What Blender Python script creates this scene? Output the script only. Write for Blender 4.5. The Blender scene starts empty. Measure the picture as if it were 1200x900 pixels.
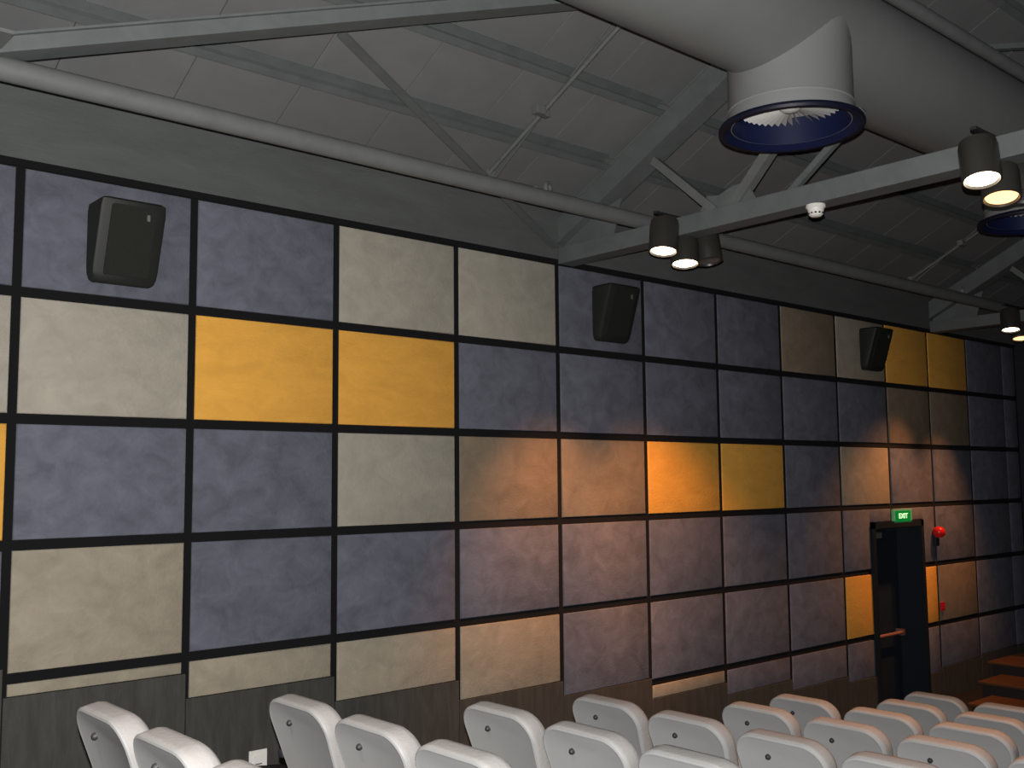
import bpy, bmesh, math, random
from mathutils import Vector, Matrix
random.seed(7)
S = bpy.context.scene
COL = S.collection
ZO = 5.05            # everything is laid out with z = 0 at the top of the panelling, then lifted so the front floor is at 0

# ------------------------------------------------------------------ camera
CAM = Vector((6.9075, -1.8541, -2.052))
yaw, pitch, roll = 0.7209, 0.0950, -0.0094
F = Vector((-math.cos(yaw)*math.cos(pitch), math.sin(yaw)*math.cos(pitch), math.sin(pitch)))
R0 = F.cross(Vector((0, 0, 1))).normalized(); U0 = R0.cross(F)
R = math.cos(roll)*R0 + math.sin(roll)*U0
U = -math.sin(roll)*R0 + math.cos(roll)*U0
cd = bpy.data.cameras.new('camera'); cam = bpy.data.objects.new('camera', cd); COL.objects.link(cam)
cd.sensor_width = 36; cd.lens = 36.0; cd.clip_start = .05; cd.clip_end = 100
cam.matrix_world = Matrix(((R.x, U.x, -F.x, CAM.x), (R.y, U.y, -F.y, CAM.y), (R.z, U.z, -F.z, CAM.z + ZO), (0, 0, 0, 1)))
S.camera = cam

# ------------------------------------------------------------------ world, exposure, main lights
w = bpy.data.worlds.new('world'); S.world = w; w.use_nodes = True
w.node_tree.nodes['Background'].inputs[0].default_value = (0.30, 0.34, 0.40, 1)
w.node_tree.nodes['Background'].inputs[1].default_value = 0.02
S.view_settings.view_transform = 'Standard'; S.view_settings.look = 'None'
S.view_settings.exposure = 0; S.view_settings.gamma = 1; S.view_settings.use_curve_mapping = False

def lamp(name, kind, loc, power, color=(1, 1, 1), size=.1, target=None, **kw):
    l = bpy.data.lights.new(name, kind); l.energy = power; l.color = color
    if kind in ('POINT', 'SPOT'): l.shadow_soft_size = size
    if kind == 'AREA': l.size = size
    for k, v in kw.items(): setattr(l, k, v)
    o = bpy.data.objects.new(name, l); COL.objects.link(o)
    o.location = Vector(loc) + Vector((0, 0, ZO))
    if target is not None:
        o.rotation_euler = (Vector(target) - Vector(loc)).to_track_quat('-Z', 'Y').to_euler()
    return o

# the photographer's flash, just above the lens, and a dim unseen fill light added at the back of the hall
lamp('camera_flash', 'POINT', CAM + U*.09 - R*.01, 1900, (1, .975, .95), .012)
lamp('rear_fill_light', 'AREA', (7.5, -3.5, 1.8), 40, (.82, .92, 1.0), 2.5, (3, 4, -2))

lamp('seat_fill_spot', 'SPOT', (4.6, -2.6, 1.6), 620, (1, .82, .68), .08, (2.9, -.1, -3.3), spot_size=math.radians(40), spot_blend=.8)  # unseen warm fill, added to brighten the nearest seat backs

# ------------------------------------------------------------------ materials
MATS = {}
def mat(name, col, rough=.8, var=.0, scale=6, bump=0, stretch=(1, 1, 1), metal=0, emit=0, col2=None, detail=6, spec=.3, rnd=0.0):
    if name in MATS: return MATS[name]
    m = bpy.data.materials.new(name); m.use_nodes = True; nt = m.node_tree; N = nt.nodes; L = nt.links
    b = N['Principled BSDF']; b.inputs['Roughness'].default_value = rough; b.inputs['Metallic'].default_value = metal
    b.inputs['Specular IOR Level'].default_value = spec
    b.inputs['Base Color'].default_value = (*col, 1)
    if emit:
        b.inputs['Emission Color'].default_value = (*col, 1); b.inputs['Emission Strength'].default_value = emit
    if var or bump:
        tc = N.new('ShaderNodeTexCoord'); mp = N.new('ShaderNodeMapping'); L.new(tc.outputs['Object'], mp.inputs[0])
        mp.inputs['Scale'].default_value = stretch
        oi = N.new('ShaderNodeObjectInfo'); mu = N.new('ShaderNodeMath'); mu.operation = 'MULTIPLY'; mu.inputs[1].default_value = 60
        L.new(oi.outputs['Random'], mu.inputs[0]); L.new(mu.outputs[0], mp.inputs['Location'])
        n1 = N.new('ShaderNodeTexNoise'); n1.inputs['Scale'].default_value = scale; n1.inputs['Detail'].default_value = detail
        n1.inputs['Roughness'].default_value = .62; n1.inputs['Distortion'].default_value = .6
        L.new(mp.outputs[0], n1.inputs['Vector'])
        if var:
            rp = N.new('ShaderNodeValToRGB'); L.new(n1.outputs[0], rp.inputs[0])
            c2 = col2 or tuple(min(1, c*(1+var)) for c in col)
            c1 = tuple(c*(1-var) for c in col)
            rp.color_ramp.elements[0].position = .30; rp.color_ramp.elements[1].position = .72
            rp.color_ramp.elements[0].color = (*c1, 1); rp.color_ramp.elements[1].color = (*c2, 1)
            out = rp.outputs[0]
            if rnd:
                hs = N.new('ShaderNodeHueSaturation'); mr = N.new('ShaderNodeMapRange')
                mr.inputs['To Min'].default_value = 1-rnd; mr.inputs['To Max'].default_value = 1+rnd
                L.new(oi.outputs['Random'], mr.inputs['Value']); L.new(mr.outputs[0], hs.inputs['Value']); L.new(out, hs.inputs['Color'])
                out = hs.outputs[0]
            L.new(out, b.inputs['Base Color'])
        if bump:
            n2 = N.new('ShaderNodeTexNoise'); n2.inputs['Scale'].default_value = scale*9; n2.inputs['Detail'].default_value = 4
            L.new(mp.outputs[0], n2.inputs['Vector'])
            bp = N.new('ShaderNodeBump'); bp.inputs['Strength'].default_value = bump; bp.inputs['Distance'].default_value = .01
            L.new(n2.outputs[0], bp.inputs['Height']); L.new(bp.outputs[0], b.inputs['Normal'])
    MATS[name] = m; return m

BLUE = mat('blue_grey_carpet', (.120, .123, .156), .95, .26, 5.5, .35, (1, .9, 1.1), detail=10, rnd=.06)
CREAM = mat('cream_carpet', (.34, .315, .26), .95, .13, 5.5, .35, (1, .9, 1.1), detail=10, rnd=.06)
TAN = mat('tan_carpet', (.30, .262, .20), .95, .16, 5.5, .35, (1, .9, 1.1), detail=10, rnd=.06)
BROWN = mat('brown_tan_carpet', (.215, .168, .118), .95, .18, 5.5, .35, (1, .9, 1.1), detail=10, rnd=.06)
YELLOW = mat('yellow_carpet', (.72, .36, .06), .95, .10, 4.5, .4, (1, .7, 1.8), rnd=.03)
BLACK = mat('black_gap', (.004, .004, .005), .95)
DADO = mat('dark_panel', (.052, .050, .044), .75, .25, 5, .2, (1, 3, .6))
PLASTER = mat('grey_plaster', (.092, .099, .097), .85, .14, 2.5, .4, (1, .5, 2.2))
BOARD = mat('grey_ceiling_board', (.155, .157, .160), .85, .08, 2.0, .15, rnd=.05)
SEAM = mat('ceiling_seam', (.045, .047, .05), .9)
STEEL = mat('grey_painted_steel', (.115, .125, .127), .6, .12, 5, .1)
TUBE = mat('light_grey_painted_steel', (.135, .142, .14), .55, .10, 5, .1)
DUCT = mat('grey_painted_duct', (.165, .174, .170), .42, .06, 1.5, 0, spec=.4)
DUCTL = mat('light_duct_collar', (.205, .21, .21), .40, .04, 2, 0, spec=.4)
NAVY = mat('blue_diffuser_ring', (.004, .008, .042), .55)
RIMK = mat('dark_navy_rim', (.004, .005, .016), .5)
BLACKP = mat('black_plastic', (.016, .017, .015), .55, .1, 20, .1)
GRILLE = mat('black_speaker_cloth', (.013, .014, .011), .8, .2, 60, .3)
WHITEP = mat('white_plastic', (.75, .73, .68), .45)
VANE = mat('white_vane', (.55, .55, .53), .5)
CAN = mat('black_lamp_housing', (.03, .028, .024), .38, spec=.5)
LENS = mat('lit_lamp_lens', (1.0, .80, .58), .3, emit=9)
LENSD = mat('lit_lamp_lens_amber', (1.0, .56, .24), .3, emit=2.2)
LENSO = mat('dim_lens', (.10, .09, .09), .2)
SHELL = mat('pale_grey_seat_shell', (.235, .238, .237), .55, .04, 3, 0)
CUSH = mat('pale_grey_seat_fabric', (.235, .228, .222), .8, .06, 6, .2)
DARKM = mat('dark_metal', (.02, .02, .022), .5)
DOORM = mat('dark_blue_door', (.010, .016, .026), .45, .15, 3, 0)
FRAME = mat('dark_door_frame', (.009, .013, .018), .5)
SILVER = mat('dull_silver', (.35, .35, .36), .35, metal=.7)
RAIL = mat('brown_push_bar', (.22, .10, .08), .45)
RED = mat('red_plastic', (.55, .012, .014), .3, emit=.05)
REDD = mat('dark_red_plastic', (.35, .012, .012), .4, emit=.08)
GREEN = mat('green_exit_panel', (.0, .20, .035), .4, emit=.42)
GREENF = mat('green_exit_rim', (.10, .30, .14), .4, emit=.22)
LETTER = mat('white_exit_letters', (.55, 1.0, .62), .4, emit=.8)
CARPETF = mat('dark_floor_carpet', (.018, .015, .014), .95, .3, 8, .4)
WOOD = mat('orange_timber', (.075, .03, .010), .6, .3, 3, .1, (.5, 5, 5))
RISER = mat('dark_step_riser', (.02, .014, .012), .8)
DARKW = mat('dark_hall_wall', (.022, .020, .026), .9, .2, 3, .2)

# ------------------------------------------------------------------ helpers
def mesh_obj(name, bm, m, parent=None, smooth=False, loc=None, angle=None):
    bmesh.ops.recalc_face_normals(bm, faces=bm.faces[:])
    me = bpy.data.meshes.new(name)
    off = Vector(parent['_base']) if parent is not None and '_base' in parent else Vector((0, 0, 0))
    if loc is not None: off = Vector(loc)
    if off.length: bmesh.ops.translate(bm, verts=bm.verts[:], vec=-off)
    if smooth:
        for f in bm.faces: f.smooth = True
        for e in bm.edges:
            if len(e.link_faces) == 2 and e.calc_face_angle(0) > math.radians(angle or 40): e.smooth = False
    bm.to_mesh(me); bm.free()
    o = bpy.data.objects.new(name, me); COL.objects.link(o); me.materials.append(m)
    if parent is not None:
        o.parent = parent; o['_base'] = tuple(parent['_base']) if '_base' in parent else (0., 0., 0.)
        if loc is not None:
            o.location = Vector(loc) - Vector(o['_base']); o['_base'] = tuple(loc)
    else:
        o['_base'] = tuple(off); o.location = off
    return o
def thing(name, label, cat, base, group=None):
    o = bpy.data.objects.new(name, None); COL.objects.link(o); o.location = base; o['_base'] = tuple(map(float, base))
    o['label'] = label; o['category'] = cat
    if group: o['group'] = group
    return o
def tag(o, label, cat, group=None):
    o['label'] = label; o['category'] = cat
    if group: o['group'] = group
    return o
def struct(name, bm, m, label=None):
    o = mesh_obj(name, bm, m); o['kind'] = 'structure'
    if label: o['label'] = label
    return o
def bx(bm, x0, x1, y0, y1, z0, z1, bev=0):
    r = bmesh.ops.create_cube(bm, size=1); vs = r['verts']
    for v in vs: v.co = Vector(((x0+x1)/2+v.co.x*(x1-x0), (y0+y1)/2+v.co.y*(y1-y0), (z0+z1)/2+v.co.z*(z1-z0)))
    if bev:
        es = list({e for v in vs for e in v.link_edges})
        bmesh.ops.bevel(bm, geom=es, offset=bev, segments=2, profile=.6, affect='EDGES')
def frame_of(d):
    d = Vector(d).normalized(); a = Vector((0, 0, 1)) if abs(d.z) < .95 else Vector((1, 0, 0))
    s = d.cross(a).normalized(); return s, s.cross(d).normalized(), d
def bar(bm, a, b, w, h):           # rectangular bar, w sideways, h upward
    a = Vector(a); b = Vector(b); s, u, d = frame_of(b-a)
    vs = []
    for p in (a, b):
        for i, j in ((-1, -1), (1, -1), (1, 1), (-1, 1)): vs.append(bm.verts.new(p + s*i*w/2 + u*j*h/2))
    for i in range(4): bm.faces.new((vs[i], vs[(i+1) % 4], vs[4+(i+1) % 4], vs[4+i]))
    bm.faces.new(vs[:4]); bm.faces.new(vs[4:])
def angle_bar(bm, a, b, w, t=.012):   # L section
    a = Vector(a); b = Vector(b); s, u, d = frame_of(b-a)
    bar(bm, a, b, w, t); bar(bm, a + s*(w/2-t/2) + u*w/2, b + s*(w/2-t/2) + u*w/2, t, w)
def tube(bm, a, b, r, n=16, r2=None, caps=True):
    a = Vector(a); b = Vector(b); s, u, d = frame_of(b-a); r2 = r if r2 is None else r2
    A = [bm.verts.new(a + (s*math.cos(2*math.pi*i/n)+u*math.sin(2*math.pi*i/n))*r) for i in range(n)]
    B = [bm.verts.new(b + (s*math.cos(2*math.pi*i/n)+u*math.sin(2*math.pi*i/n))*r2) for i in range(n)]
    for i in range(n): bm.faces.new((A[i], A[(i+1) % n], B[(i+1) % n], B[i]))
    if caps: bm.faces.new(A); bm.faces.new(B)
def lathe(bm, c, prof, n=32, axis=(0, 0, 1), close=False):   # prof: (radius, height along axis)
    s, u, d = frame_of(axis); c = Vector(c); rings = []
    for r, h in prof:
        if r < 1e-5: rings.append([bm.verts.new(c + d*h)])
        else: rings.append([bm.verts.new(c + d*h + (s*math.cos(2*math.pi*i/n)+u*math.sin(2*math.pi*i/n))*r) for i in range(n)])
    pairs = list(zip(rings, rings[1:])) + ([(rings[-1], rings[0])] if close else [])
    for P, Q in pairs:
        for i in range(n):
            j = (i+1) % n
            f = [P[i % len(P)], P[j % len(P)], Q[j % len(Q)], Q[i % len(Q)]]
            ff = []
            for v in f:
                if v not in ff: ff.append(v)
            if len(ff) > 2: bm.faces.new(ff)
def loft(bm, sections, cap=True):
    rs = [[bm.verts.new(p) for p in s] for s in sections]
    n = len(rs[0])
    for A, B in zip(rs, rs[1:]):
        for i in range(n): bm.faces.new((A[i], A[(i+1) % n], B[(i+1) % n], B[i]))
    if cap: bm.faces.new(rs[0]); bm.faces.new(rs[-1])
new = bmesh.new

# ------------------------------------------------------------------ setting: left wall with its carpet panels
cols = [-3.58, -2.38, -1.18, .024, 1.194, 2.374, 3.578, 4.789, 6.004, 7.211, 8.421, 9.617, 10.819, 11.992, 13.177, 14.40, 14.86]
rows = [0.0, -.817, -1.627, -2.420, -3.235, -4.048, -4.86]
DY0, DY1, DZ = 10.29, 11.58, -2.655      # exit doorway in the wall
EAVE = .55; PIT = .5
def floor_z(y): return max(-5.05, -3.81 - .14*(y-.0)) if y > -8 else -2.7
bm = new()
bx(bm, -.4, -.002, -6, DY0, -5.3, EAVE+.02); bx(bm, -.4, -.002, DY1, 15.1, -5.3, EAVE+.02); bx(bm, -.4, -.002, DY0, DY1, DZ, EAVE+.02)
wall = struct('wall_left', bm, BLACK, 'long side wall clad in a grid of carpet panels with black joints')
bm = new(); bx(bm, -.03, .008, -6, 14.9, .045, EAVE+.01)
mesh_obj('plaster_band', bm, PLASTER, wall)['label'] = 'rough grey plaster band above the panel grid'
bm = new(); bx(bm, -.03, .014, -6, 14.9, -.005, .045)
mesh_obj('top_rail', bm, BLACK, wall)['label'] = 'black rail along the top of the panel grid'

# dado tops for each column (the dado steps down with the raked floor)
dado = {-3: -2.88, -2: -3.03, -1: -3.17, 0: -3.345, 1: -3.515, 2: -3.705, 3: -3.87, 4: -4.005, 5: -4.205, 6: -4.335, 7: -4.455, 8: -4.53, 9: -4.68, 10: -4.635, 11: -4.60, 12: -4.60}
grid = {
 -3: 'ccbyb', -2: 'bbcbc', -1: 'bcybb',
 0: 'bcbtt', 1: 'bybbt', 2: 'cycbt', 3: 'cbnbt', 4: 'bbnbb', 5: 'bbybbt', 6: 'bbybbb', 7: 'nbbbbb',
 8: 'tbtbyb', 9: 'ynbbyb', 10: 'ynbbnb', 11: 'bbbbbb', 12: 'bbbbbb'}
CM = {'b': BLUE, 'c': CREAM, 't': TAN, 'y': YELLOW, 'n': BROWN}
def panel_bm(bm, y0, y1, z0, z1, d=.014, e=.010):
    secs = []
    for x, i in ((-.02, .0), (.004, 0), (d-.003, e*.35), (d, e)):
        secs.append([(x, y0+i, z0+i), (x, y1-i, z0+i), (x, y1-i, z1-i), (x, y0+i, z1-i)])
    loft(bm, secs)
G = .029
for c in range(-3, 13):
    ya, yb = cols[c+3]+G, cols[c+4]-G
    if c == 11: yb += G-.006
    if c == 12: ya += -G+.006
    for r, ch in enumerate(grid[c]):
        zt, zb = rows[r]-.033, rows[r+1]+.033
        if r == 0: zt = -.012
        zb = max(zb, dado[c]+.002)
        if zt - zb < .03: continue
        bm = new(); cen = Vector((0, (ya+yb)/2, (zt+zb)/2))
        if c == 8 and r >= 3:
            panel_bm(bm, ya, DY0-.03, zb, zt)
            if r == 3: panel_bm(bm, DY0-.045, yb, DZ+.04, zt)
        elif c == 9 and r >= 3:
            panel_bm(bm, DY1+.05, yb, zb, zt)
            if r == 3: panel_bm(bm, ya, DY1+.065, DZ+.04, zt)
        else: panel_bm(bm, ya, yb, zb, zt)
        mesh_obj('carpet_panel', bm, CM[ch], wall, True, cen, 60)
    # dado boards
    f = floor_z(cols[c+3]) - .35
    y0, y1 = cols[c+3]+.004, cols[c+4]-.004
    if c == 8: y1 = DY0-.02
    if c == 9: y0 = DY1+.02
    bm = new(); bx(bm, -.03, .024, y0, y1, f, dado[c], .003)
    mesh_obj('dado_board', bm, DADO, wall, loc=((0, (y0+y1)/2, dado[c])))

# door 1
bm = new()
D = .32
bx(bm, -D-.02, .045, DY0-.02, DY0+.05, -5.05, DZ+.04); bx(bm, -D-.02, .045, DY1-.05, DY1+.02, -5.05, DZ+.04); bx(bm, -D-.02, .045, DY0-.02, DY1+.02, DZ-.04, DZ+.04)
door = struct('door_1', bm, FRAME, 'dark exit door set back in the carpeted wall')
bm = new(); bx(bm, -D-.06, -D, DY0+.05, DY1-.05, -5.04, DZ-.04, .004); leaf = mesh_obj('door_leaf', bm, DOORM, door)
bm = new(); bx(bm, -D, -D+.07, 10.75, 11.02, DZ-.20, DZ-.12, .008); bar(bm, (-D+.05, 10.8, DZ-.11), (-D+.16, 10.52, DZ-.065), .02, .015)
bar(bm, (-D+.16, 10.52, DZ-.065), (-D+.02, 11.3, DZ-.06), .02, .015); mesh_obj('door_closer', bm, SILVER, leaf)
bm = new(); tube(bm, (-D+.09, DY0+.10, -4.13), (-D+.09, DY1-.14, -4.13), .022, 10); bx(bm, -D, -D+.10, DY0+.08, DY0+.13, -4.17, -4.09); bx(bm, -D, -D+.10, DY1-.18, DY1-.12, -4.17, -4.09)
mesh_obj('push_bar', bm, RAIL, leaf)

# ------------------------------------------------------------------ floor, other walls
bm = new(); pts = [(-9, -2.55), (-6, -2.97), (0, -3.81), (8.86, -5.05), (15.3, -5.05)]
loft(bm, [[(-.4, y, z-.3), (-.4, y, z), (15, y, z), (15, y, z-.3)] for y, z in pts])
struct('floor', bm, CARPETF, 'dark carpeted floor sloping down to the stage')
bm = new(); bx(bm, -.4, 15.1, 14.9, 15.1, -5.3, 6); struct('wall_front', bm, DARKW, 'dark end wall beyond the stage')
bm = new(); bx(bm, -.4, 15.1, -6.2, -6, -5.3, 6); struct('wall_back', bm, DARKW)
bm = new(); bx(bm, 15, 15.2, -6.2, 15.1, -5.3, EAVE); struct('wall_right', bm, DARKW)

# ------------------------------------------------------------------ ceiling: pitched roof lined with boards between purlins
def roof(x): return EAVE + PIT*x
nrm = Vector((-PIT, 0, 1)).normalized()
bm = new()
loft(bm, [[(-.4, y, roof(-.4)+.02), (7.5, y, roof(7.5)+.02), (15.4, y, roof(-.4)+.02), (15.4, y, roof(-.4)+.2), (7.5, y, roof(7.5)+.2), (-.4, y, roof(-.4)+.2)] for y in (-6.2, 15.1)])
ceil = struct('ceiling', bm, SEAM, 'grey pitched roof lining of boards between purlins')
PX = [-.02, .655, 1.30, 1.95, 2.60, 3.25, 3.90, 4.55, 5.2]
PY = [.165 + .79*i for i in range(-3, 20)]
shared = {}
for i in range(8):
    for j in range(len(PY)-1):
        x0, x1 = PX[i]+.004, PX[i+1]-.004; y0, y1 = PY[j], PY[j+1]
        if i not in shared:
            L_ = (x1-x0); b2 = new(); e = .008
            secs = []
            for h, q in ((0.02, 0), (-.004, 0), (-.006, .003)):
                secs.append([Vector((a, b, PIT*a)) + nrm*h for a, b in ((-L_/2+q, -.395+.003+q), (L_/2-q, -.395+.003+q), (L_/2-q, .395-.003-q), (-L_/2+q, .395-.003-q))])
            loft(b2, secs); bmesh.ops.recalc_face_normals(b2, faces=b2.faces[:])
            me = bpy.data.meshes.new('ceiling_board'); b2.to_mesh(me); b2.free(); me.materials.append(BOARD); shared[i] = me
        o = bpy.data.objects.new('ceiling_board', shared[i]); COL.objects.link(o); o.parent = ceil
        xc = (x0+x1)/2; o.location = (xc, (y0+y1)/2, roof(xc)+.002)
for x in PX[1:8]:
    bm = new(); a = Vector((x, -5.9, roof(x))); b = Vector((x, 14.9, roof(x)))
    tx = Vector((1, 0, PIT)).normalized()
    for y0, y1 in ((-5.9, 4.8), (5.0, 12.1), (12.3, 14.9)):   # zed purlins, sitting on the trusses
        A = Vector((x, y0, roof(x))); B = Vector((x, y1, roof(x)))
        loft(bm, [[p + tx*u - nrm*v for u, v in ((-.045, -.01), (.045, -.01), (.045, .012), (-.03, .012), (-.03, .10), (.02, .10), (.02, .115), (-.045, .115))] for p in (A, B)])
    mesh_obj('purlin', bm, STEEL, ceil)

# ------------------------------------------------------------------ trusses
def truss(y, label, full=True):
    t = thing('roof_truss', label, 'truss', (.06, y+.1, 0), 'steel trusses spanning the hall')
    bm = new(); bx(bm, .015, 6.8, y, y+.2, .0, .155, .006); mesh_obj('bottom_chord', bm, STEEL, t)
    x1 = 6.8
    def rb(x): return Vector((x, 0, roof(x)-.02))
    bm = new()
    for k0, k1, d0, d1 in ((0, .05, .12, .135), (.15, .2, .12, .135)):   # two channels back to back with a flange
        loft(bm, [[Vector((x, y+k0, roof(x)-.12)), Vector((x, y+k1, roof(x)-.12)), Vector((x, y+k1, roof(x)-.36)), Vector((x, y+k0, roof(x)-.36))] for x in (.015, x1)])
    loft(bm, [[Vector((x, y-.02, roof(x)-.345)), Vector((x, y+.22, roof(x)-.345)), Vector((x, y+.22, roof(x)-.365)), Vector((x, y-.02, roof(x)-.365))] for x in (.015, x1)])
    mesh_obj('rafter', bm, STEEL, t)
    def web(a, b, wd, y_off=.1, m=TUBE):
        bm = new(); bar(bm, (a[0], y+y_off, a[1]), (b[0], y+y_off, b[1]), wd, wd); mesh_obj('web_member', bm, m, t)
    web((1.15, roof(1.15)-.38), (1.80, .16), .07)
    web((1.98, .16), (2.66, .86), .085)
    web((2.45, .16), (3.12, .66), .05, .16, STEEL)
    bm = new(); loft(bm, [[Vector((x_, yy, z_)) for x_, z_ in ((1.62, .15), (2.22, .15), (2.12, .33), (1.98, .33), (1.84, .28), (1.72, .30))] for yy in (y+.085, y+.1)]); mesh_obj('gusset_plate', bm, STEEL, t)
    bm = new(); loft(bm, [[Vector((x_, yy, z_)) for x_, z_ in ((.02, .02), (.6, .02), (.75, .5), (.02, .28))] for yy in (y+.09, y+.105)]); mesh_obj('heel_plate', bm, STEEL, t)
    return t
truss(4.8, 'nearer grey steel roof truss carrying the smoke detector and two lamp clusters')
truss(12.1, 'far grey steel roof truss near the dark end wall at upper right')

def longtube():
    bm = new(); tube(bm, (1.0, -5.9, .228), (1.0, 14.85, .228), .068, 20)
    o = mesh_obj('eaves_tube', bm, TUBE, smooth=True, loc=(1.0, 4.5, .16)); tag(o, 'long round grey steel tube running parallel to the carpeted wall', 'tube')
longtube()
# wide brace at upper left
bm = new(); a = Vector((1.03, -.43, .30)); b = Vector((2.03, 2.776, 1.205)); bar(bm, a - (b-a)*.10, b + (b-a)*.12, .15, .085); bar(bm, a - (b-a)*.10 + Vector((0, 0, .05)), b + (b-a)*.12 + Vector((0, 0, .05)), .20, .014)
o = mesh_obj('roof_brace', bm, STEEL, loc=(1.05, -.43, .30)); tag(o, 'wide pale grey steel brace crossing the upper left of the roof', 'brace')
bm = new(); bx(bm, .95, 1.35, -.62, -.40, .29, .31); bx(bm, .98, 1.06, -.58, -.45, .31, .62)
o = mesh_obj('bracket', bm, TUBE, loc=(1.1, -.5, .29)); tag(o, 'steel bracket where the wide brace meets the wall tube, upper left corner', 'bracket')
# diagonal roof brace down to the truss heel
bm = new(); angle_bar(bm, (.06, 4.72, .14), (1.166, 1.688, .963), .075, .014)
o = mesh_obj('diagonal_brace', bm, STEEL, loc=(.06, 4.72, .1)); tag(o, 'flat diagonal brace running behind the wall tube to the truss heel', 'brace')
bm = new(); angle_bar(bm, (4.1, 8.6, 1.9), (2.5, 6.0, 1.55), .06, .012)
o = mesh_obj('diagonal_brace', bm, STEEL, loc=(4.1, 8.6, 1.9)); tag(o, 'thin diagonal brace beyond the duct at the top right corner', 'brace')
# slope conduits, each dropping to the eaves tube
def conduit(y, label, L=1.35):
    t = thing('conduit', label, 'conduit', (1.0, y, .296), 'conduits clipped up the roof slope')
    bm = new(); a = Vector((.30, y, roof(.30)-.16)); b = Vector((.30+L+.45, y, roof(.30+L+.45)-.16))
    tube(bm, a, b, .018, 10); bm2 = bm
    mesh_obj('pipe', bm2, TUBE, t, True)
    bm = new(); tube(bm, a + Vector((.1, .045, 0)), b + Vector((-.3, .045, 0)), .009, 8); mesh_obj('cable', bm, STEEL, t, True)
    for x in (.36, 1.05):
        bm = new(); bx(bm, x-.03, x+.03, y-.035, y+.06, roof(x)-.19, roof(x)-.13, .006); mesh_obj('clip', bm, TUBE, t)
    bm = new(); bx(bm, 1.05, 1.12, y-.12, y-.02, roof(1.05)-.20, roof(1.05)-.13, .01); mesh_obj('junction_box', bm, TUBE, t)
    bm = new(); tube(bm, (.30, y, roof(.30)-.16), (.42, y-.02, .50), .028, 10); tube(bm, (.42, y-.02, .50), (.98, y-.03, .29), .028, 10)
    mesh_obj('bracket', bm, TUBE, t, True)
    bm = new(); lathe(bm, (.98, y+.12, .33), [(.03, -.012), (.055, -.012), (.055, .012), (.03, .012)], 14, (1, .4, 0), True); mesh_obj('clamp_ring', bm, TUBE, t, True)
conduit(3.65, 'conduit climbing the roof slope from the wall tube, left of the duct')
conduit(10.95, 'faint conduit on the dark roof slope at far right')

# ------------------------------------------------------------------ duct
DX, DZc, DR = 3.03, 1.10, .43
t = thing('air_duct', 'huge round grey air duct running through the trusses with two drops', 'duct', (DX, 4, DZc-DR))
bm = new(); lathe(bm, (DX, -3, DZc), [(0, 0), (DR, 0), (DR, 17.8), (0, 17.8)], 48, (0, 1, 0)); mesh_obj('main_duct', bm, DUCT, t, True)
for y in (4.137, 8.15):
    zb = .346
    bm = new(); lathe(bm, (DX, y, 0), [(.40, zb+.03), (.432, zb+.03), (.425, zb+.10), (.42, zb+.13), (.427, zb+.14), (.42, zb+.15), (.42, DZc-.02)], 48)
    c_ = mesh_obj('duct_drop', bm, DUCTL, t, True)
    bm = new(); lathe(bm, (DX, y, 0), [(.43, zb+.035), (.485, zb+.03), (.492, zb+.01), (.485, zb-.008), (.455, zb-.008), (.435, zb+.01)], 56, close=True)
    mesh_obj('diffuser_rim', bm, RIMK, c_, True)
    bm = new(); lathe(bm, (DX, y, 0), [(.453, zb-.006), (.405, zb+.03), (.39, zb+.24), (.40, zb+.25), (.415, zb+.05), (.434, zb+.012)], 56, close=True)
    mesh_obj('diffuser_throat', bm, NAVY, c_, True)
    bm = new(); nb = 44
    for k in range(nb):     # radial vanes
        a = 2*math.pi*k/nb; ca, sa = math.cos(a), math.sin(a); ta, tb = -sa, ca
        v = [bm.verts.new((DX+ca*r_+ta*o_, y+sa*r_+tb*o_, z_)) for r_, o_, z_ in ((.07, -.005, zb+.165), (.35, -.012, zb+.145), (.375, .022, zb+.19), (.07, .012, zb+.20))]
        bm.faces.new(v)
    mesh_obj('diffuser_vanes', bm, VANE, c_)
    bm = new(); lathe(bm, (DX, y, 0), [(0, zb+.12), (.05, zb+.13), (.075, zb+.15), (.08, zb+.21), (0, zb+.215)], 24); mesh_obj('diffuser_hub', bm, VANE, c_, True)
    bm = new(); lathe(bm, (DX, y, 0), [(0, zb+.215), (.375, zb+.215), (.375, zb+.22), (0, zb+.22)], 40); mesh_obj('back_plate', bm, VANE, c_)
bm = new(); tube(bm, (DX+.335, -3, DZc+.355), (DX+.335, 14.8, DZc+.355), .055, 16); mesh_obj('service_pipe', bm, TUBE, t, True)

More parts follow.
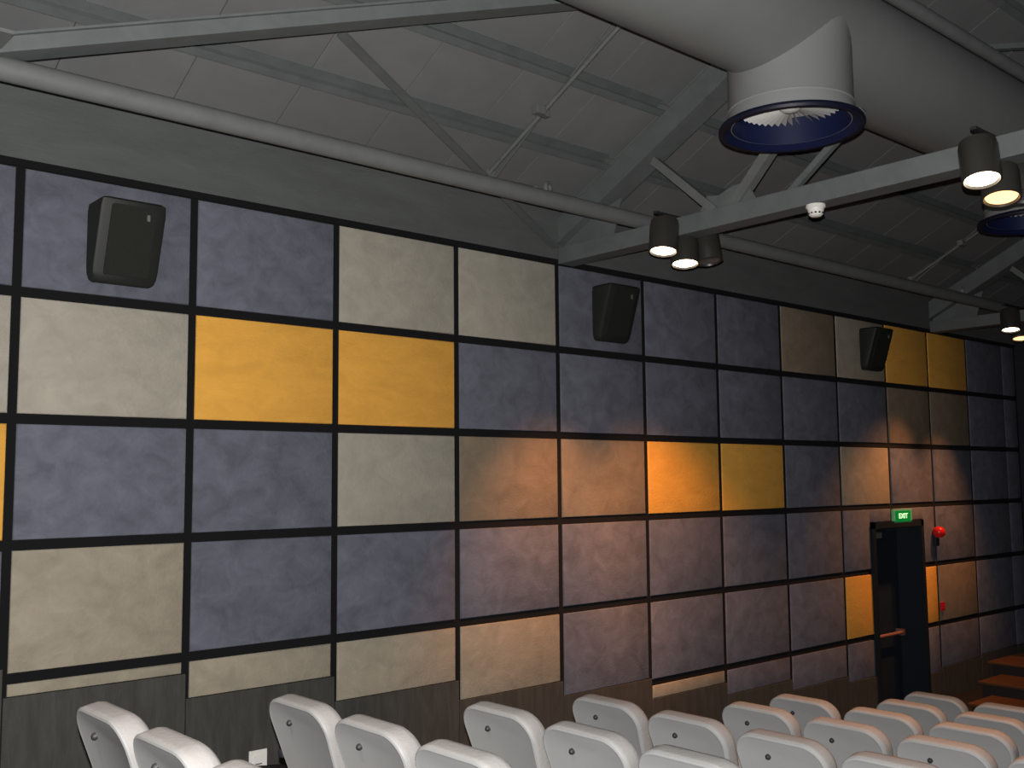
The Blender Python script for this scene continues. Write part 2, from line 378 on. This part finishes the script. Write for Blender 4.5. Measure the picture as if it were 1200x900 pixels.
# ------------------------------------------------------------------ spotlights
def can(base, aim, label, lens, power, col=(1, .50, .20), r=.122, group='black can lamps hanging from the trusses', size_deg=70, blend=1.0, L=.29):
    e = L - .29
    base = Vector(base); d = Vector((aim[0]*.6, aim[1]*.6, -1)).normalized()
    t = thing('spotlight', label, 'spotlight', tuple(base), group)
    bm = new(); lathe(bm, base, [(0, 0), (r*.72, 0), (r*.93, .012), (r*.97, .04), (r, .05), (r, .285+e), (r*.90, .29+e), (r*.84, .262+e), (r*.60, .25+e), (0, .25+e)], 28, d)
    mesh_obj('housing', bm, CAN, t, True)
    bm = new(); lathe(bm, base, [(0, .262+e), (r*.55, .266+e), (r*.80, .276+e), (r*.84, .262+e), (0, .255+e)], 28, d); mesh_obj('lens', bm, lens, t, True)
    bm = new(); tube(bm, base + d*.001, base + d*.02, .03, 10)
    if e == 0: bx(bm, base.x-.02, base.x+.02, base.y-.02, base.y+.02, base.z-.01, base.z+.038)
    mesh_obj('yoke', bm, DARKM, t)
    if power:
        l = lamp('lamp', 'SPOT', base + d*.31, power, col, .06, base + Vector((aim[0], aim[1], -1))*3)
        l.data.spot_size = math.radians(size_deg); l.data.spot_blend = blend
WARM = (1, .40, .14)
can((1.45, 4.66, .115), (.12, -.32), 'lit can lamp in the middle cluster, nearest, under the truss', LENS, 0)
can((1.44, 4.92, -.014), (.2, -.22), 'lit can lamp in the middle cluster, between its two neighbours', LENS, 0, L=.225)
can((1.45, 5.18, .105), (.28, -.02), 'can lamp in the middle cluster, farthest and with hidden lens', LENSO, 0)
can((4.06, 4.67, .11), (.26, -.34), 'lit can lamp in the right-hand cluster with a bright white lens', LENS, 0)
can((4.08, 4.93, -.02), (.2, -.36), 'amber-glowing can lamp in the right-hand cluster', LENSD, 0, L=.23)
can((4.10, 5.19, .10), (.2, -.2), 'can lamp cut by the right edge of the photo, in the right cluster', LENSO, 0)
can((1.20, 11.93, .15), (.12, -.3), 'small lit can lamp on the far truss at right edge', LENS, 0)
can((1.20, 12.22, -.014), (.2, -.3), 'second small can lamp on the far truss, behind the bright one', LENSD, 0, L=.215)
for x, y, z in ((1.44, 4.91, .155), (4.09, 4.91, .155), (1.20, 12.1, .19)):
    bm = new(); bx(bm, x-.02, x+.02, y-.36, y+.36, z-.0, z+.02, .004); o = mesh_obj('lamp_bar', bm, DARKM, loc=(x, y, z))
    tag(o, 'short dark bar holding the ' + {1.44: 'middle', 4.09: 'right-hand', 1.20: 'far'}[x] + ' lamp cluster on its truss', 'bar')
# the light those lamps throw (tungsten)
lamp('spot_beam_wall', 'SPOT', (1.40, 4.60, -.22), 580, WARM, .06, (0, 4.7, -4.2), spot_size=math.radians(62), spot_blend=1)
lamp('spot_beam_wall', 'SPOT', (1.42, 4.93, -.29), 500, WARM, .06, (0, 6.7, -3.8), spot_size=math.radians(56), spot_blend=1)
lamp('spot_beam_seats', 'SPOT', (4.05, 4.65, -.22), 430, WARM, .05, (4.3, 4.2, -5), spot_size=math.radians(95), spot_blend=1)
lamp('spot_beam_far', 'SPOT', (1.17, 11.85, -.16), 560, WARM, .06, (.0, 9.6, -4.6), spot_size=math.radians(60), spot_blend=1)
lamp('spot_beam_stage', 'SPOT', (1.20, 12.20, -.24), 420, WARM, .06, (0, 12.0, -4.4), spot_size=math.radians(60), spot_blend=1)

# smoke detector
t = thing('smoke_detector', 'small white smoke detector under the nearer truss beam', 'detector', (2.751, 4.86, 0))
bm = new(); lathe(bm, (2.751, 4.86, 0), [(0, .0), (.072, 0), (.074, -.018), (.064, -.03), (0, -.03)], 24); mesh_obj('base', bm, WHITEP, t, True)
bm = new(); lathe(bm, (2.751, 4.86, 0), [(0, -.03), (.062, -.03), (.052, -.075), (.035, -.09), (0, -.092)], 24); mesh_obj('dome', bm, WHITEP, t, True)
bm = new()
for k in range(12):
    a = k*math.pi/6; bx(bm, 2.751+.055*math.cos(a)-.006, 2.751+.055*math.cos(a)+.006, 4.86+.055*math.sin(a)-.006, 4.86+.055*math.sin(a)+.006, -.072, -.062)
mesh_obj('vent_slots', bm, DARKM, t)

# ------------------------------------------------------------------ wall speakers
def speaker(y, z, label, first=None, rz=0.0, W=.45, H=.535):
    base = Vector((.012, y, z))
    t = thing('wall_speaker', label, 'speaker', tuple(base), 'black surround speakers on the carpeted wall')
    t.rotation_euler = (0, 0, rz)
    def prof(u):     # u: -.5..+.5 height ; depth of the front
        return .13 + .17*(u+.5)
    def P(d, yy, u): return base + Vector((d, yy, u*H))
    # cabinet: plan with chamfered flanks, front leaning downward
    bm = new(); secs = []
    for u, s in ((-.5, .84), (-.47, .93), (-.40, .985), (-.30, 1), (.38, 1), (.47, .97), (.5, .88)):
        d = prof(u)*(.93 if abs(u) > .48 else 1)
        ring = [(.05, -.5*s), (d-.035, -.5*s), (d-.010, -.475*s), (d, -.43*s), (d, .43*s), (d-.010, .475*s), (d-.035, .5*s), (.05, .5*s)]
        secs.append([P(a, b*W, u) for a, b in ring])
    loft(bm, secs); mesh_obj('cabinet', bm, BLACKP, t, True, angle=35)
    bm = new(); secs = []
    for u, s in ((-.42, .74), (-.40, .8), (.40, .8), (.42, .74)):
        for_ = prof(u)
        secs.append([P(for_-.01, -.42*s*W, u), P(for_+.008, -.41*s*W, u), P(for_+.008, .41*s*W, u), P(for_-.01, .42*s*W, u)])
    loft(bm, secs); mesh_obj('grille', bm, GRILLE, t)
    bm = new(); bx(bm, base.x+.001, base.x+.06, y-.06, y+.06, z-.12, z+.1); mesh_obj('wall_bracket', bm, DARKM, t)
    bm = new(); q = prof(.33)+.008; bx(bm, base.x+q-.004, base.x+q+.002, y+.085, y+.105, z+.14, z+.20); mesh_obj('badge', bm, SILVER, t)
    return t
speaker(.655, -.445, 'black speaker on the large blue-grey panel at upper left')
speaker(5.43, -.435, 'black speaker in the middle of the top panel row')
speaker(10.33, -.40, 'farthest black speaker, between the pale and yellow top panels')

# ------------------------------------------------------------------ exit sign, alarms, socket
t = thing('exit_sign', 'small green lit EXIT sign above the door', 'sign', (.012, 10.98, -2.63))
bm = new(); bx(bm, .012, .045, 10.80, 11.29, -2.645, -2.465, .006); mesh_obj('case', bm, GREENF, t)
bm = new(); bx(bm, .043, .048, 10.845, 11.245, -2.625, -2.485); mesh_obj('face', bm, GREEN, t)
cu = bpy.data.curves.new('letters', 'FONT'); cu.body = 'EXIT'; cu.size = .092; cu.extrude = .002; cu.align_x = 'CENTER'; cu.align_y = 'CENTER'; cu.offset = .002
o = bpy.data.objects.new('letters', cu); COL.objects.link(o); o.parent = t; cu.materials.append(LETTER)
bpy.context.view_layer.update(); me = bpy.data.meshes.new_from_object(o.evaluated_get(bpy.context.evaluated_depsgraph_get()))
bpy.data.objects.remove(o); o = bpy.data.objects.new('letters', me); COL.objects.link(o); o.parent = t
if not me.materials: me.materials.append(LETTER)
o.location = Vector((.051, 11.045, -2.555)) - Vector(t['_base']); o.rotation_euler = (math.pi/2, 0, math.pi/2); o.scale = (1.25, 1, 1)

t = thing('alarm_beacon', 'round red alarm beacon on the wall right of the door', 'alarm', (.012, 11.93, -2.80))
bm = new(); bx(bm, .012, .065, 11.88, 11.98, -2.99, -2.80, .006); mesh_obj('base', bm, DARKM, t)
bm = new(); lathe(bm, (.09, 11.93, -2.80), [(0, -.075), (.045, -.07), (.075, -.035), (.085, 0), (.075, .04), (.045, .072), (0, .08)], 24); mesh_obj('red_dome', bm, RED, t, True)
t = thing('call_point', 'small dim red call point low on the wall right of the door', 'alarm', (.012, 12.055, -3.82))
bm = new(); bx(bm, .012, .04, 12.0, 12.11, -3.88, -3.76, .01); mesh_obj('box', bm, REDD, t)
bm = new(); bx(bm, .04, .044, 12.02, 12.09, -3.85, -3.79); mesh_obj('button', bm, RED, t)
t = thing('wall_socket', 'white square socket plate on the dark dado', 'socket', (.024, 1.74, -4.01))
bm = new(); bx(bm, .024, .036, 1.668, 1.808, -4.08, -3.945, .004); mesh_obj('plate', bm, WHITEP, t)
bm = new(); bx(bm, .036, .040, 1.70, 1.775, -4.05, -3.975, .002); mesh_obj('switch', bm, WHITEP, t)
bm = new(); bx(bm, .040, .041, 1.715, 1.765, -4.045, -4.038); mesh_obj('slot', bm, DARKM, t)

# ------------------------------------------------------------------ stage steps at far right
t = thing('stage_steps', 'timber stage steps with orange lit treads at lower right', 'steps', (.5, 11.0, -5.05))
zz = [-4.85, -4.70, -4.55]
for k, (x0, y0, y1) in enumerate(((.80, 11.0, 11.7), (.62, 11.7, 12.4), (.45, 12.4, 14.88))):
    bm = new(); bx(bm, x0+.04, 9, y0+.05, 14.88 if k == 2 else y1+.04, -5.05, zz[k]-.04); mesh_obj('riser', bm, RISER, t)
    bm = new(); bx(bm, x0, 9.05, y0, y1-.0 if k < 2 else y0+.7, zz[k]-.035, zz[k], .01); mesh_obj('tread', bm, WOOD, t)
bm = new(); bx(bm, .45, 9, 13.1, 14.88, -4.6, -4.56); mesh_obj('stage_floor', bm, RISER, t)

# ------------------------------------------------------------------ seats
def outline(w_top, w_bot, h0, h1, r, inset=0, n=7):
    pts = []
    wt, wb = w_top/2-inset, w_bot/2-inset; h1 -= inset; h0 += inset; r = max(.02, r-inset)
    pts += [(-wb, h0), (wb, h0)]
    sl = (wt-wb)/(h1-h0)
    for k in range(n+1):
        a = math.pi/2*k/n; pts.append((wt - r + r*math.cos(a) - sl*r*(1-math.sin(a)), h1 - r*.92 + r*.92*math.sin(a)))
    for k in range(n+1):
        a = math.pi/2*(1-k/n); pts.append((-wt + r - r*math.cos(a) + sl*r*(1-math.sin(a)), h1 - r*.92 + r*.92*math.sin(a)))
    return pts
TILT = math.radians(19)
def back_sec(o, depth):    # outline point -> local coordinates, tilted; depth grows to the front (+y)
    res = []
    for x, z in o:
        bow = .03*(1-(x/.26)**2)*0
        yb, zb_ = depth, z-.42
        res.append(Vector((x, yb*math.cos(TILT) - zb_*math.sin(TILT) + .125, .438 + zb_*math.cos(TILT) + yb*math.sin(TILT)*.6)))
    return res
H = .90
def build_seat():
    t = bpy.data.objects.new('cinema_seat', None); COL.objects.link(t)
    def part(name, bm, m, par=t, smooth=True, ang=40):
        o = mesh_obj(name, bm, m, None, smooth, angle=ang); del o['_base']; o.parent = par; return o
    bm = new(); W1, W0, r = .525, .42, .135
    secs = [back_sec(outline(W1, W0, .30, H, r, i), d) for i, d in ((.026, .004), (.012, 0), (.004, .004), (0, .012))]
    loft(bm, secs); part('backrest_shell', bm, SHELL, ang=30)
    bm = new()
    secs = [back_sec(outline(W1, W0, .31, H, r, i), d) for i, d in ((.004, .012), (.001, .014), (0, .03), (.001, .075), (.008, .098), (.025, .112), (.055, .12), (.10, .124))]
    loft(bm, secs); part('backrest_cushion', bm, CUSH, ang=60)
    c = back_sec([(-.06, H-.10)], .0)[0]; nn = Vector((0, -math.cos(TILT), -math.sin(TILT)))
    bm = new(); lathe(bm, c + nn*-.008, [(0, .022), (.008, .021), (.0135, .014), (.0135, 0), (0, 0)], 14, nn); part('fixing_bolt', bm, DARKM)
    bm = new(); loft(bm, [[Vector((x, y_, z_)) for x, z_ in ((-s, .44-q), (s, .44-q), (s, .70), (-s, .70))] for y_, s, q in ((.21, .20, 0), (.23, .225, .02), (.29, .225, .02), (.31, .20, 0))])
    part('seat_cushion', bm, CUSH, smooth=False)
    for s in (-1, 1):
        bm = new(); bx(bm, s*.256-.022, s*.256+.022, .06, .40, .60, .635, .01); a_ = part('armrest', bm, DARKM)
        bm = new(); bx(bm, s*.256-.014, s*.256+.014, .14, .24, .0, .60, .004); bx(bm, s*.256-.022, s*.256+.022, .07, .33, 0, .02); part('leg', bm, DARKM)
    bm = new(); bx(bm, -.27, .27, .16, .21, .36, .41, .004); part('support_beam', bm, DARKM)
    return t
proto = build_seat(); used = False
ordinal = ['first', 'second', 'third', 'fourth', 'fifth', 'sixth', 'seventh', 'eighth']
rowsS = [(-.5, 2.745, -2.89, 4), (.42, 2.545, -3.02, 4), (1.28, 2.885, -3.125, 5), (2.28, 2.62, -3.27, 5), (3.27, 2.91, -3.41, 5), (4.16, 2.63, -3.53, 5), (5.08, 2.90, -3.655, 4), (6.04, 2.595, -3.78, 3)]
for k, (y, x0, ztop, n) in enumerate(rowsS):
    for i in range(n):
        if not used: o = proto; used = True
        else:
            o = proto.copy(); COL.objects.link(o)
            for ch in proto.children:
                c = ch.copy(); COL.objects.link(c); c.parent = o
        rp = ordinal[k] + ' row from the back'
        sp = 'nearest the carpeted wall' if i == 0 else ordinal[i] + ' from the carpeted wall'
        o['label'] = 'pale grey rounded cinema seat, %s, %s' % (rp, sp)
        o['category'] = 'seat'; o['group'] = 'tip-up cinema seats in raked rows'
        o.location = (x0 + .262 + .565*i, y + .05, ztop - .885)

# aisle-side plinths so each row stands on its own level tread of the raked floor
for k, (y, x0, ztop, n) in enumerate(rowsS):
    bm = new(); bx(bm, 2.3, 9, y-.35, y+.58, ztop-1.5, ztop-.885)
    o = mesh_obj('seating_tier', bm, CARPETF, bpy.data.objects['floor'])

# ------------------------------------------------------------------ lift everything to the final datum
for o in list(bpy.data.objects):
    if '_base' in o: del o['_base']
    if o.parent is None and o.type not in ('CAMERA', 'LIGHT'): o.location.z += ZO
